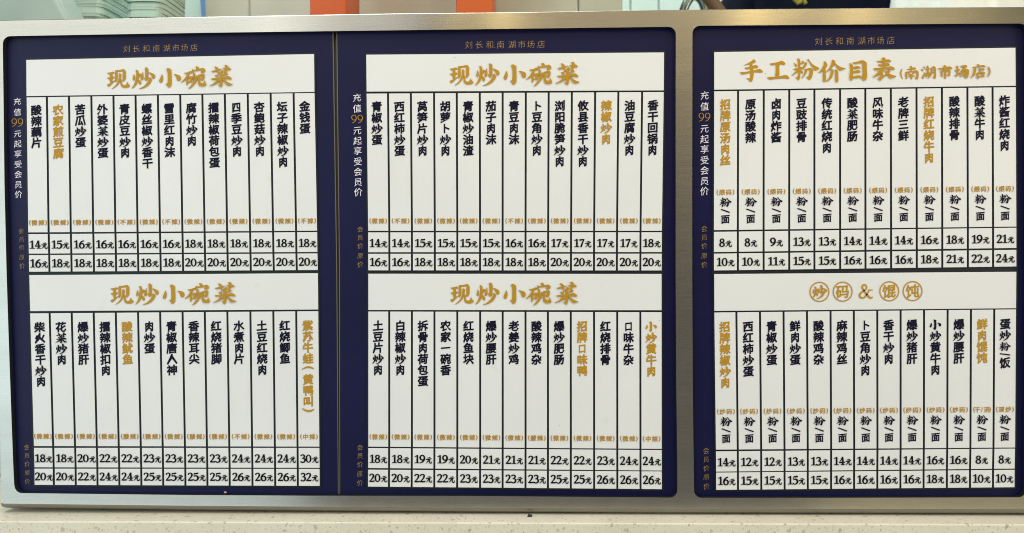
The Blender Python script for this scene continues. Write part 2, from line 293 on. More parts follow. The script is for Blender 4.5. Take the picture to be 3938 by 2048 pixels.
YUAN = '435,225 470,200 530,190 545,205 535,222 465,240/425,262 540,235 560,250 545,268 445,282/460,270 500,265 480,300 440,345 415,347 413,337 450,300/498,262 532,260 525,305 540,330 562,325 582,290 600,335 580,350 530,352 500,340 490,310'
ROU = '848,1075 890,1065 895,1190 880,1215 850,1180/850,1075 1010,1040 1030,1060 1025,1235 960,1185 985,1175 990,1085 890,1105/915,1018 968,1030 962,1080 930,1130 905,1165 893,1150 918,1090/925,1095 990,1150 975,1178 935,1150/935,1115 962,1125 932,1180 900,1202 885,1187'
for ch, s, bx in (('现', XIAN, (60,930,140,920)), ('炒', CHAO, (975,1855,125,925)), ('小', off(XIAO, 0), (1980,2795,130,920)), ('菜', CAI, (1610,2460,90,915)),
                  ('粉', FEN, (1720,2590,85,765)), ('元', YUAN, (413,600,180,360)), 
                  ('工', GONG, (940,1680,130,750)), ('市', SHI, (1055,1455,130,510)), ('店', DIAN, (1915,2320,130,518)), ('湖', HU, (625,1020,150,508)),
                  ('南', NAN, (205,570,150,515)), ('场', CHANG, (1490,1895,150,500))):
    g = brush(s, *bx, it=1, fat=.007); g[0][:, :2] = (g[0][:, :2]-.5)*1.04+.5; BR[ch] = g
_cache = {}
def noto(ch, fat):
    key = (ch, fat)
    if key in _cache: return _cache[key]
    c = bpy.data.curves.new('glyph', 'FONT'); c.body = ch; c.size = 1; c.resolution_u = 1
    c.extrude = .03; c.bevel_depth = max(fat, 0); c.bevel_resolution = 0
    if fat < 0: c.offset = fat; fat = 0
    o = bpy.data.objects.new('glyph', c); COL.objects.link(o)
    dg = bpy.context.evaluated_depsgraph_get(); dg.update()
    me = o.evaluated_get(dg).to_mesh()
    v = np.array([tuple(p.co) for p in me.vertices]); f = [tuple(p.vertices) for p in me.polygons]
    bpy.data.objects.remove(o); bpy.data.curves.remove(c)
    keep = [t for t in f if not all(v[i, 2] < -.029 for i in t)]                  # the hidden back of the letter
    v[:, 2] = (v[:, 2]+.03+fat)/(.06+2*fat)
    v[:, 1] = v[:, 1]-.38+.5
    if ord(ch) > 255:
        v[:, 1] += .085*(v[:, 0]-.5)                                             # brush-script rise to the right
        v[:, :2] = (v[:, :2]-.5)*.96+.5
    _cache[key] = (v, keep); return _cache[key]
def glyph(ch, fat):
    if fat > .02 and ch in BR: return BR[ch]
    v, f = noto(ch, fat)
    if ch in '肉四口':
        v = v.copy(); v[:, 0] = (v[:, 0]-.5)*.84+.5
    return v, f

# ------------------------------------------------------------------ the menu panels
EDGES = {
1: ([(101,229.6),(102,369),(102.5,374),(108.8,893),(109.3,899.8),(111,974.8),(111.3,980.4),(112,1044.5),(112.6,1057),(116,1195.7),(116,1204.5),(130.3,1714.6),(130.6,1721.5),(132.5,1796.3),(132.6,1801.5),(133.2,1864)],
    [(1207.8,207),(1209.3,353),(1209.5,357),(1219.4,886.5),(1219.6,891.8),(1220.5,968.2),(1220.6,973.8),(1222.2,1037.6),(1222.7,1050),(1223.8,1189.6),(1223.9,1196),(1228.2,1716.8),(1228.3,1721.7),(1229,1798.4),(1229,1802.5),(1229.3,1868)]),
2: ([(1408.5,209.6),(1409.9,351.5),(1409.9,359.3),(1415.9,887),(1415.9,893),(1416,969.3),(1416,975.4),(1416.2,1038.9),(1416.4,1052),(1416.5,1191.3),(1416.5,1197.3),(1416.5,1716.8),(1416.2,1722.3),(1415.8,1799),(1415.7,1805.4),(1415.4,1870.6)],
    [(2553.9,200.9),(2552.7,347),(2552.5,353.2),(2545.4,887),(2545.3,892.6),(2545,968.8),(2545,974.9),(2544.6,1039.4),(2544.2,1052.7),(2544.3,1192.4),(2544.3,1200),(2544.8,1725.6),(2544.8,1730),(2545,1808.9),(2545,1812.4),(2545.1,1880.5)]),
3: ([(2746.5,199.5),(2746.7,344.4),(2746.7,350.6),(2745.5,884.3),(2745.5,891),(2745.6,968.8),(2745.6,974.9),(2745.8,1039.5),(2746.6,1053.2),(2747.2,1195),(2747.2,1201.2),(2753.2,1728.4),(2753.3,1735.2),(2753.9,1813),(2754,1816.9),(2754.3,1883.3)],
    [(3905.2,182.8),(3906.3,329.3),(3906.4,334.5),(3908.7,870.6),(3908.7,875),(3908.7,952.9),(3908.7,960),(3908.7,1024.1),(3908.7,1044.4),(3907.6,1184.7),(3907.4,1189),(3903.8,1720.3),(3903.6,1724.3),(3902,1801.3),(3901.9,1806),(3901.6,1873)])}
VN = np.array([y-209.6 for _, y in EDGES[2][0]])
W_ = {1: 1107.0, 2: 1143.0, 3: 1160.0}
def extend(a, b): # linear continuation past both ends
    return np.concatenate([[a[0]-(a[1]-a[0])], a, [a[-1]+(a[-1]-a[-2])]]), b
def sheet(p, u, v, Y):
    """panel p, u nominal px from the grid's left edge, v nominal px down -> world at depth Y"""
    u = np.asarray(u, float); v = np.asarray(v, float)
    out = []
    for side in (0, 1):
        E_ = np.array(EDGES[p][side])
        xs = np.interp(v, VN, E_[:, 0]); ys = np.interp(v, VN, E_[:, 1])
        sy = (E_[-1, 1]-E_[0, 1])/(VN[-1]-VN[0])
        ys = ys+np.where(v < 0, v*sy, 0)+np.where(v > VN[-1], (v-VN[-1])*sy, 0)
        out.append((xs, ys))
    t = u/W_[p]
    return at(out[0][0]*(1-t)+out[1][0]*t, out[0][1]*(1-t)+out[1][1]*t, np.zeros_like(u)+Y)
Y_NAVY, Y_GRID, Y_TILE, TH = .0040, .0035, .0026, .00030
def write(name, p, items, m, parent, Yb=None, th=TH):
    """items: (glyph geometry, u centre, v centre, em size px[, rotation])"""
    Yb = Y_TILE if Yb is None else Yb
    V, Fc, o = [], [], 0
    for it in items:
        (gv, gf), uc, vc, s = it[:4]
        x = gv[:, 0]-.5; y = gv[:, 1]-.5
        if len(it) > 4:
            a = it[4]; x, y = x*math.cos(a)-y*math.sin(a), x*math.sin(a)+y*math.cos(a)
        sx = it[5] if len(it) > 5 else 1
        V.append(sheet(p, uc+x*s*sx, vc-y*s, Yb+.00003-gv[:, 2]*(th+.00003)))
        Fc += [tuple(i+o for i in t) for t in gf]; o += len(gv)
    return child_fix(mesh(name, np.concatenate(V), Fc, m, parent))
SLASH = prism([(0,.64),(.07,.74),(1,.40),(.93,.28)])
def tile(name, p, u0, u1, v0, v1, parent):
    c = .9; d = .8
    outer = [(u0,v0),(u1,v0),(u1,v1),(u0,v1)]; inner = [(u0+c,v0+c),(u1-c,v0+c),(u1-c,v1-c),(u0+c,v1-c)]
    A = sheet(p, [q[0] for q in outer], [q[1] for q in outer], Y_GRID+.0001)
    B = sheet(p, [q[0] for q in outer], [q[1] for q in outer], Y_TILE+.00016)
    C = sheet(p, [q[0] for q in inner], [q[1] for q in inner], Y_TILE)
    f = [(8,9,10,11)]+[(i,(i+1)%4,4+(i+1)%4,4+i) for i in range(4)]+[(4+i,4+(i+1)%4,8+(i+1)%4,8+i) for i in range(4)]
    return child_fix(mesh(name, np.concatenate([A, B, C]), f, MAT['tile'], parent))
YU = join([ribbon([(30,86,12),(50,88,10),(70,94,14)], thick=1.25), ribbon([(6,62,13),(50,67,10),(88,77,14)], k=1, thick=1.25), ribbon([(44,66,15),(38,38,13),(6,3,5)], k=2, thick=1.25), ribbon([(64,68,13),(59,28,13),(66,9,13),(86,7,14),(97,18,9),(95,38,4)], k=3, thick=1.25)])
def price(txt, p, uc, vb, parent):
    """numerals 30.5 px high on baseline vb followed by a small brush yuan"""
    H = 31; adv = []; tot = 0
    for c in txt:
        W, g = num_glyph(c); adv.append((g, tot, W)); tot += W*H/100+1.2
    total = tot+26; x = uc-total/2+1.0
    items = [(g, x+o+.5*H, vb-.5*H, H) for g, o, W in adv]
    items.append((YU, x+tot+13.3, vb-11.3, 24.5))
    write('price_lettering', p, items, MAT['black'], parent)
def name_items(txt, uc, v0, pitch, s, fat):
    out = []; v = v0
    for ch in txt:
        if ch in '（）':
            g = brush(PARL if ch == '（' else PARR, *((40,190,200,510) if ch == '（' else (2330,2480,175,480)), it=1)
            out.append((g, uc, v+(-6 if ch == '（' else -8), 56, -math.pi/2)); v += pitch*.88; continue
        if ch == '/':
            g = prism([(0,.62),(.02,.50),(1,.38),(.98,.50)]); v -= pitch*.30; out.append((g, uc, v, 40)); v += pitch*.74; continue
        k = .9 if ch in '口一卜' else 1
        out.append((glyph(ch, fat), uc, v, s*k)); v += pitch
    return out
def note_items(txt, uc, v, s=24):
    pl = brush(PARL, 70, 155, 222, 492); pr = brush(PARR, 2355, 2445, 190, 465)
    out = [(pl, uc-31, v, 23), (pr, uc+31, v, 23)]
    if len(txt) == 3:
        sl = prism([(.30,.02),(.40,.0),(.68,.98),(.58,1)])
        out += [(noto(txt[0], .016), uc-18, v, s), (sl, uc, v, 20), (noto(txt[2], .016), uc+18, v, s)]
    else:
        out += [(noto(txt[0], .016), uc-13, v, s), (noto(txt[1], .016), uc+13, v, s)]
    return out

LOW = '微辣'
def rows(s): return [tuple(r.split(',')) for r in s.split()]
B11 = rows('酸辣藕片,微辣,14,16 *农家煎豆腐,微辣,15,18 苦瓜炒蛋,微辣,16,18 外婆菜炒蛋,微辣,16,18 青皮豆炒肉,不辣,16,18 螺丝椒炒香干,微辣,16,18 雪里红肉沫,不辣,16,18 腐竹炒肉,微辣,18,20 擂辣椒荷包蛋,微辣,18,20 四季豆炒肉,微辣,18,20 杏鲍菇炒肉,微辣,18,20 坛子辣椒炒肉,微辣,18,20 金钱蛋,不辣,18,20')
B12 = rows('柴火香干炒肉,微辣,18,20 花菜炒肉,微辣,18,20 爆炒猪肝,微辣,20,22 擂辣椒扣肉,微辣,22,24 *酸辣鱿鱼,酸辣,22,24 肉炒蛋,微辣,23,25 青椒唐人神,微辣,23,25 香辣耳尖,酸辣,23,25 红烧猪脚,微辣,23,25 水煮肉片,不辣,24,26 土豆红烧肉,微辣,24,26 红烧鲫鱼,微辣,24,26 *紫苏牛蛙（黄鸭叫）,中辣,30,32')
B21 = rows('青椒炒蛋,微辣,14,16 西红柿炒蛋,不辣,14,16 莴笋片炒肉,微辣,15,18 胡萝卜炒肉,微辣,15,18 青椒炒油渣,微辣,15,18 茄子肉沫,微辣,15,18 青豆肉沫,不辣,16,18 卜豆角炒肉,微辣,16,18 浏阳脆笋炒肉,微辣,17,20 攸县香干炒肉,微辣,17,20 *辣椒炒肉,微辣,17,20 油豆腐炒肉,微辣,17,20 香干回锅肉,微辣,18,20')
B22 = rows('土豆片炒肉,微辣,18,20 白辣椒炒肉,微辣,18,20 拆骨肉荷包蛋,微辣,19,22 农家一碗香,微辣,19,22 红烧鱼块,微辣,20,23 爆炒腰肝,微辣,21,23 老姜炒鸡,微辣,21,23 酸辣鸡杂,酸辣,21,23 爆炒肥肠,微辣,22,25 *招牌口味鸭,微辣,22,25 红烧排骨,微辣,23,26 口味牛杂,微辣,24,26 *小炒黄牛肉,中辣,24,26')
B31 = rows('*招牌原汤肉丝,煨码,8,10 原汤酸辣,煨码,8,10 卤肉炸酱,煨码,9,11 豆豉排骨,煨码,13,15 传统红烧肉,煨码,13,15 酸菜肥肠,煨码,14,16 风味牛杂,煨码,14,16 老牌三鲜,煨码,14,16 *招牌红烧牛肉,煨码,16,18 酸辣排骨,煨码,18,21 酸菜牛肉,煨码,19,22 炸酱红烧肉,煨码,21,24')
B32 = rows('*招牌辣椒炒肉,炒码,14,16 西红柿炒蛋,炒码,12,15 青椒炒蛋,炒码,12,15 鲜肉炒蛋,炒码,13,15 酸辣鸡杂,炒码,13,15 麻辣鸡丝,炒码,14,16 卜豆角炒肉,炒码,14,16 香干炒肉,炒码,14,16 爆炒猪肝,炒码,14,16 小炒黄牛肉,炒码,16,18 爆炒腰肝,炒码,16,18 *鲜肉馄饨,干/汤,8,10 蛋炒粉/饭,现炒,8,10')
G11 = [180,265,351,436,521,607,693,778,864.5,952.6,1040.7,1129]
G12 = [x-3 for x in (202,286.5,370.5,455,540,624.5,710.3,795.3,881.5,969.5,1057.3,1144.8)]
G21 = [1492.3,1580.2,1669.3,1756.7,1845.2,1933.1,2022.2,2110.1,2199.2,2288.9,2378,2469.4]
G22 = [1496.4,1583.7,1670.5,1758.4,1846.4,1933.1,2021,2107.2,2195.2,2284.8,2373.9,2463]
G31 = [2838.4,2937.1,3035.3,3131.9,3230.6,3327.7,3425.9,3524.5,3622.2,3720.3,3817]
G32 = [2835.3,2925.5,3015.7,3105.4,3195.6,3284.6,3374.4,3463.7,3553.4,3643.6,3733,3822]
def gaps(G, xl, xr, p): return [(g-xl)/(xr-xl)*W_[p] for g in G]
GAPS = {(1,0): gaps(G11,102,1209.5,1), (1,1): gaps(G12,124.5,1226,1), (2,0): gaps(G21,1410,2552.5,2), (2,1): gaps(G22,1416,2544.8,2),
        (3,0): gaps(G31,2746.7,3906.4,3), (3,1): gaps(G32,2751,3905.5,3)}
DATA = {(1,0): B11, (1,1): B12, (2,0): B21, (2,1): B22, (3,0): B31, (3,1): B32}
HEAD = [(XIAN,)]
# opening outlines in photograph pixels
def arc(cx, cy, r, a0, a1, n=7):
    return [(cx+r*math.cos(math.radians(a0+(a1-a0)*i/n)), cy+r*math.sin(math.radians(a0+(a1-a0)*i/n))) for i in range(n+1)]
R0 = 29
OPEN_L = ([(54.5,1862),(50.5,1780),(42,1550),(33,1290),(25,1040),(17,700),(13,340),(11,200)] + arc(40,167,R0,180,270) + [(400,131.6),(800,125),(1270,118.8),(1900,110.6)]
          + arc(2570,131.2,R0,270,360) + [(2598.5,340),(2598.5,700),(2598.5,1080),(2601,1500),(2604.5,1800)] + arc(2576,1883.5,R0,0,90) + [(2200,1909.5),(1800,1906.3),(1200,1905.5),(700,1902.6)] + arc(85,1866.5,R0,90,180)[:-1])
OPEN_R = ([(2669,1860),(2667.7,1780),(2664.5,1500),(2662.3,1080),(2662,700),(2662.6,340)] + arc(2693,128,R0+1,180,270) + [(3300,93.3),(3700,90.5)] + arc(3922,118.5,R0,270,360)
          + [(3951,500),(3951,1100),(3950,1500)] + arc(3917,1882.5,R0,0,90) + [(3600,1912.6),(3200,1913.5)] + arc(2698,1884.5,R0,90,180)[:-1])

def slab(name, pts, Y0, Y1, m, parent=None):
    """px outline at the front depth Y0, extruded straight back to Y1"""
    P = at([q[0] for q in pts], [q[1] for q in pts], np.full(len(pts), Y0)); n = len(pts)
    B = P.copy(); B[:, 1] = Y1
    tri = tessellate_polygon([[Vector((q[0], -q[1], 0)) for q in pts]])
    f = [tuple(t) for t in tri]+[tuple(i+n for i in reversed(t)) for t in tri]+[(i,(i+1)%n,n+(i+1)%n,n+i) for i in range(n)]
    o = mesh(name, np.concatenate([P, B]), f, m, parent); fix(o)
    if parent: child_fix(o)
    return o
PANEL_OUT = {
 1: [(-2,100),(1278,100),(1293,1040),(1299.5,1925),(30,1925)],
 2: [(1297,100),(2620,90),(2625,1930),(1308.5,1925),(1307.5,1040)],
 3: [(2640,75),(3970,68),(3970,1932),(2645,1932)]}
LABEL = {1: 'leftmost navy menu panel, its last lower dish column lettered in gold with brackets',
         2: 'middle navy menu panel, sharing one opening of the steel frame with the leftmost panel',
         3: 'right navy menu panel, headed by a longer gold title and four circled characters'}
SIDE = '充值99元起享受会员价'
SV = [15,56.6,98,141,181,219.5,261,300,340,378.6]
for p in (1, 2, 3):
    c0 = sheet(p, [W_[p]/2], [VN[-1]+40], Y_NAVY)[0]
    root = empty('menu_panel', tuple(c0)); tag(root, LABEL[p], 'menu board', 'navy menu panels in the steel frame')
    slab('board', PANEL_OUT[p], Y_NAVY, Y_NAVY+.003, MAT['navy'], root)
    if p == 1: slab('board_edge', [(1278.3,112),(1281.5,112),(1296,1040),(1302,1915),(1299.8,1915),(1293.3,1040)], Y_NAVY+.0001, Y_NAVY+.0028, MAT['edge'], root)
    if p == 2: slab('board_edge', [(1293.5,112),(1296.7,112),(1307.2,1040),(1308.2,1915),(1305.8,1915),(1304.5,1040)], Y_NAVY+.0001, Y_NAVY+.0028, MAT['edge'], root)
    # charcoal backing behind the tiles
    m = 6; A = sheet(p, [-m]*4+[W_[p]+m]*4, [-m, VN[8]-6, VN[8]-6, VN[-1]+m, VN[-1]+m, VN[8]-6, VN[8]-6, -m], Y_GRID)
    us = [-m, W_[p]+m]; vs = [-m]+list(VN[1:-1])+[VN[-1]+m]
    P = []
    for v in vs:
        for u in us: P.append((u, v))
    P = np.array(P); A = sheet(p, P[:, 0], P[:, 1], Y_GRID); B = A.copy(); B[:, 1] = Y_NAVY-.00005
    n = len(A); f = [(2*i, 2*i+1, 2*i+3, 2*i+2) for i in range(len(vs)-1)]
    f += [(2*i, 2*i+2, n+2*i+2, n+2*i) for i in range(len(vs)-1)]+[(2*i+1, n+2*i+1, n+2*i+3, 2*i+3) for i in range(len(vs)-1)]+[(0,n,n+1,1),(n-2,n-1,2*n-1,2*n-2)]
    child_fix(mesh('grid_backing', np.concatenate([A, B]), f, MAT['groove'], root))
    # shop name over the grid
    t = '刘长和.南湖市场店'; xs = [-159,-120,-78,-40,-37,7,44,79.7,119]; c = W_[p]/2-19
    k = {1: .93, 2: 1, 3: 1.0}[p]
    write('shop_name', p, [(noto(ch, -.012), c+(x-7 if ch == '.' else x)*k, -35, 33*k) for ch, x in zip(t, xs)], MAT['thin'], root, Y_NAVY, .0002)
    for b in (0, 1):
        r0 = 8*b
        tt = tile('title_tile', p, 0, W_[p], VN[r0], VN[r0+1], root)
        v0, v1 = VN[r0], VN[r0+1]
        def head(strokes, x0c, sc, u0, v_mid, ymid, name='heading'):
            parts = [prism(chaikin(st, 1), 1+.03*k_) for k_, st in enumerate(parse(strokes))]
            out = []
            for v_, f_ in parts:
                w_ = v_.copy(); w_[:, 0] = (v_[:, 0]-x0c)/sc/100; w_[:, 1] = -(v_[:, 1]-ymid)/sc/100
                out.append((w_, f_))
            return (join(out), u0+50, v_mid-50, 100)
        if p < 3:
            k = W_[p]/1143; vm = v0+(70-(2.5 if b else 0)+8)
            parts = '/'.join([XIAN, CHAO, XIAO, off(WAN, S), off(CAI, S)])
            write('heading', p, [head(parts, 68, 9.2/k, 318*k, vm, 520)], MAT['gold'], tt)
        elif b == 0:
            parts = '/'.join([SHOU, GONG, FEN, off(JIA, T), off(MU, T), off(BIAO, T)])
            write('heading', p, [head(parts, 110, 8.05, 97, v0+72, 450)], MAT['gold'], tt)
            write('heading_note', p, [head('/'.join([PARL, NAN, HU, SHI, CHANG, DIAN, PARR]), 70, 6.78, 714, v0+87.5, 335)], MAT['gold'], tt)
        else:
            its = []
            for ch, cx, g in (('炒', 3151.4, 1), ('码', 3240.8, 1), ('馄', 3420, 1), ('饨', 3509.6, 1)):
                u = (cx-2747)/1161*W_[3]; v = v0+70
                its.append((ring(50, 50, 47, 47, 5.5, 5.5, 0, n=16), u, v, 77))
                its.append(((CH_ := BR['炒'] if ch == '炒' else noto(ch, .022)), u, v, 56 if ch == '炒' else 55))
            amp = join([ribbon([(96,60,6),(80,60,7),(70,50,9),(52,22,11),(30,4,11),(10,10,14),(6,28,14),(22,46,11),(44,60,9),(56,78,9),(46,96,10),(30,94,12),(24,78,13),(36,56,13),(60,24,15),(82,4,13),(98,10,8)]), ribbon([(66,60,6),(98,60,6)], k=1)])
            its.append((amp, (3330-2747)/1161*W_[3], v0+70, 54))
            write('heading', p, its, MAT['gold'], tt)
        G = [-4]+GAPS[(p, b)]+[W_[p]+4]; hg = 4.0
        for ci, (nm, nt_, p1, p2) in enumerate(DATA[(p, b)]):
            u0, u1 = G[ci]+hg, G[ci+1]-hg; u0 = max(u0, 0); u1 = min(u1, W_[p]); uc = (u0+u1)/2
            a, z = VN[r0+2], VN[r0+3]
            dt = tile('dish_tile', p, u0, u1, a, z, root)
            gold = nm[0] == '*'; nm = nm.lstrip('*'); m_ = MAT['gold'] if gold else MAT['ink']
            write('dish_name', p, name_items(nm, uc-1, a+(50 if b == 0 else 54), 42.4, 43, .037), m_, dt)
            if p < 3: write('spice_note', p, note_items(nt_, uc, z-38), MAT['gold'], dt)
            else:
                write('topping_note', p, note_items(nt_, uc, z-144), MAT['gold'], dt)
                its = [(BR['粉'], uc+1, z-106, 45), (SLASH, uc, z-72.5, 36), (noto('面', .030), uc, z-42, 36)]
                write('noodle_choice', p, its, MAT['ink'], dt)
            for q, (txt, r, vb) in enumerate(((p1, 4, 56.5), (p2, 6, 46.8))):
                pt = tile('price_tile', p, u0, u1, VN[r0+r], VN[r0+r+1], root)
                price(txt, p, uc, VN[r0+r]+vb, pt)
    # side lettering on the navy board
    its, gi = [], []; v0 = VN[2]; k = {1: .9, 2: 1, 3: 1.02}[p]; us = {1: -36, 2: -37, 3: -36.5}[p]
    chars = ['充','值','99','元','起','享','受','会','员','价']
    for ch, v in zip(chars, SV):
        if ch == '99':
            g = num_glyph('9', .5)[1]
            gi += [(g, us-7, v0+v, 33), (g, us+17, v0+v, 33)]
        else: its.append((noto(ch, -.002), us, v0+v, 35*k))
    write('side_lettering', p, its, MAT['white'], root, Y_NAVY, .00025)
    write('side_number', p, gi, MAT['gold'], root, Y_NAVY, .00025)
    lst = [[('会',881),('员',913),('价',945.7),('原',983),('价',1016.4)], [('会',1720.3),('员',1752.4),('价',1786),('原',1822),('价',1857)]]
    for b in (0, 1):
        its = [(noto(ch, -.012), {1: -27, 2: -31, 3: -37}[p]+(-1 if b else 0), y-209.6, 25*k) for ch, y in lst[b]]
        write('price_caption', p, its, MAT['thin'], root, Y_NAVY, .0002)

# ------------------------------------------------------------------ steel frame
TOP = [(-24,79),(0,77),(500,68.5),(1000,60),(1500,51.3),(2000,46),(2500,37.5),(3000,32.6),(3500,28),(3938,26),(3998,25.5)]
BOT = [(4000,1981),(3938,1980),(3300,1978.5),(2500,1977.5),(1800,1973.5),(1200,1969.5),(700,1965.6),(350,1961.5),(14,1957.5),(4,1955)]
def frame():
    foot = at(1969, 1976, 0.0); root = empty('sign_frame', (0, .012, foot[2]))
    tag(root, 'long brushed steel sign frame with two rounded openings standing on the counter', 'sign frame')
    mid = [(3,1900),(-4,1300),(-14,600)]
    Bp = at([q[0] for q in BOT], [q[1] for q in BOT], 0.0)
    rr = .0046
    flat = Bp.copy(); flat[:, 2] += rr
    Tp = at([q[0] for q in TOP], [q[1] for q in TOP], 0.0); Tp[:, 2] -= .0004
    Mp = at([q[0] for q in mid], [q[1] for q in mid], 0.0)
    outer = np.concatenate([Tp, flat, Mp]); hl = at([q[0] for q in OPEN_L], [q[1] for q in OPEN_L], 0.0); hr = at([q[0] for q in OPEN_R], [q[1] for q in OPEN_R], 0.0)
    allv = np.concatenate([outer, hl, hr])
    tri = tessellate_polygon([[Vector((v[0], v[2], 0)) for v in L] for L in (outer, hl, hr)])
    o = mesh('face_plate', allv, [t for t in tri], MAT['steel'], root); fix(o); child_fix(o)
    # force normals to -Y
    me = o.data
    if sum(pl.normal.y*pl.area for pl in me.polygons) > 0: me.flip_normals()
    # rolled lower edge
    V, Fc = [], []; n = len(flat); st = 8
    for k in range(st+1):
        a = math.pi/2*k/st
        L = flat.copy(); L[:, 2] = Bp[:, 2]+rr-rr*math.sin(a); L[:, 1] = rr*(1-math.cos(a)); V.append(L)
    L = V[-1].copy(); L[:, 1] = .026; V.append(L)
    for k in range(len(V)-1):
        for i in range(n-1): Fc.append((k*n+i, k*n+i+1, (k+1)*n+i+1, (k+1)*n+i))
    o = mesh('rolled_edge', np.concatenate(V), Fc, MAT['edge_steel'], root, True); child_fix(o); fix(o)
    # top and side returns with a small chamfer
    U = np.concatenate([flat[-1:], Mp, Tp, flat[:1]]); V2 = []
    for dy, dz in ((0, 0), (.0004, .0004), (.026, .0004)):
        L = U.copy(); L[:, 1] = dy
        L[4:-1, 2] += dz; V2.append(L)
    n = len(U); Fc = [(k*n+i, k*n+i+1, (k+1)*n+i+1, (k+1)*n+i) for k in range(2) for i in range(n-1)]
    o = mesh('return_edge', np.concatenate(V2), Fc, MAT['steel'], root); child_fix(o); fix(o)
    for H, nm in ((hl, 'opening_rim'), (hr, 'opening_rim')):
        c = H.mean(0); n = len(H); B = H.copy(); B[:, 1] = .0045; A2 = H.copy(); A2[:, 1] = .00005
        o = mesh(nm, np.concatenate([A2, B]), [(i,(i+1)%n,n+(i+1)%n,n+i) for i in range(n)], MAT['rim'], root, True); child_fix(o)
    o = slab('back_plate', [(20,100),(3960,60),(3960,1940),(40,1930)], .0075, .0255, MAT['back'], root)
frame()

# ------------------------------------------------------------------ counter
zc = at(1969, 1977.5, 0.0)[2]-.0006
d = at(1969, 2010, 0.0)-CAM            # ray through the front edge of the counter
yf = CAM[1]+d[1]*(zc-CAM[2])/d[2]
def counter():
    r = .0012; prof = [(.42, zc), (yf+r, zc)]+[(yf+r-r*math.sin(a), zc-r+r*math.cos(a)) for a in (.4, .8, 1.2, 1.57)]+[(yf, zc-.035), (yf+.03, zc-.036), (yf+.03, zc-.85), (.42, zc-.85)]
    V = []; x0, x1 = -1.1, 1.2
    zl, zr = .0009, 0
    for x in (x0, x1): V += [(x, y, z) for y, z in prof]
    n = len(prof); f = [(i, (i+1) % n, n+(i+1) % n, n+i) for i in range(n)]+[tuple(range(n)), tuple(range(2*n-1, n-1, -1))]
    o = fix(mesh('counter', V, f, MAT['stone'])); tag(o, 'pale speckled stone counter that the steel frame stands on', 'counter')
    return o
counter()
zf = zc-.85
o = mesh('floor', [(-3,-3,zf),(3,-3,zf),(3,3,zf),(-3,3,zf)], [(0,1,2,3)], plain('floor_tiles', (.32,.30,.27), (.38,.36,.33), 8)); tag(o, kind='structure')
def lump(name, px, py, Y, r, sc, m, seed, lab, cat):
    bm = bmesh.new(); bmesh.ops.create_icosphere(bm, subdivisions=2, radius=r); rnd = random.Random(seed)
    for v in bm.verts: v.co = Vector((v.co.x*sc[0], v.co.y*sc[1], v.co.z*sc[2]))*rnd.uniform(.45, 1.4)
    me = bpy.data.meshes.new(name); bm.to_mesh(me); bm.free(); me.materials.append(m)
    o = bpy.data.objects.new(name, me); COL.objects.link(o); o.location = at(px, py, Y); tag(o, lab, cat); return o
lump('dirt_crumb', 2037, 1987, -.0035, .0017, (1, .8, 1.5), mat('dark_dirt', (.035,.028,.018), .8), 3, 'black crumb of dirt stuck on the counter at the foot of the frame', 'dirt crumb')
lump('food_crumb', 866, 1893, .0030, .0008, (1.4, .5, .9), mat('cream_crumb', (.6,.45,.30), .7), 5, 'tiny cream crumb on the bottom lip of the left opening', 'crumb')

# ------------------------------------------------------------------ things behind the frame (out of focus)
mint = plain('mint_paint', (.50,.66,.60), (.56,.72,.66), 4); mint_b = plain('bright_mint_plastic', (.66,.86,.79), (.72,.90,.84), 6, .35)
cream = plain('cream_enamel', (.60,.64,.54), (.66,.69,.59), 25, .45); cream2 = plain('cream_enamel_worn', (.40,.42,.33), (.50,.52,.42), 18, .5)
wallm = plain('wall_paint', (.52,.66,.62), (.58,.72,.67), 3)
o = mesh('wall', [(-2.5,1.6,zf),(2.5,1.6,zf),(2.5,1.6,1.8),(-2.5,1.6,1.8)], [(0,1,2,3)], wallm); tag(o, kind='structure')
def block(name, x0, x1, ytop, Y0, Y1, m, lab, cat, slant=0, parent=None, zbot=None):
    """upright body standing on the counter: left and right pixel at depth Y0 near the frame's top edge"""
    a = at(x0, 60, Y0); b = at(x1, 60, Y0); z0 = zc if zbot is None else zbot; z1 = ytop
    dx = slant
    V = [(a[0],Y0,z0),(b[0],Y0,z0),(b[0]+dx,Y0,z1),(a[0]+dx,Y0,z1),(a[0],Y1,z0),(b[0],Y1,z0),(b[0]+dx,Y1,z1),(a[0]+dx,Y1,z1)]
    f = [(0,1,2,3),(5,4,7,6),(1,5,6,2),(4,0,3,7),(3,2,6,7),(4,5,1,0)]
    o = fix(mesh(name, V, f, m, parent))
    bv = o.modifiers.new('bevel', 'BEVEL'); bv.width = .0025; bv.segments = 3
    if lab: tag(o, lab, cat)
    return o
# grey-green tub with a slanting side, far left
def tub():
    Y = .10; a, b = at(-260, 72, Y), at(264, 72, Y); t0 = at(222, -4, Y)
    zt = .36; k = (t0[0]-b[0])/(t0[2]-b[2])
    xb = lambda z: b[0]+k*(z-b[2]); z0 = zc
    V = [(a[0],Y,z0),(xb(z0),Y,z0),(xb(zt),Y,zt),(a[0]+.02,Y,zt)]; V += [(x, Y+.04, z) for x, _, z in V]
    o = fix(mesh('plastic_tub', V, [(0,1,2,3),(7,6,5,4),(0,4,5,1),(1,5,6,2),(2,6,7,3),(3,7,4,0)], plain('grey_green_plastic', (.27,.36,.32), (.34,.43,.38), 14, .3)))
    m = o.modifiers.new('bevel', 'BEVEL'); m.width = .006; m.segments = 4
    tag(o, 'tall grey-green plastic tub with a slanting side above the left end of the frame', 'tub')
tub()
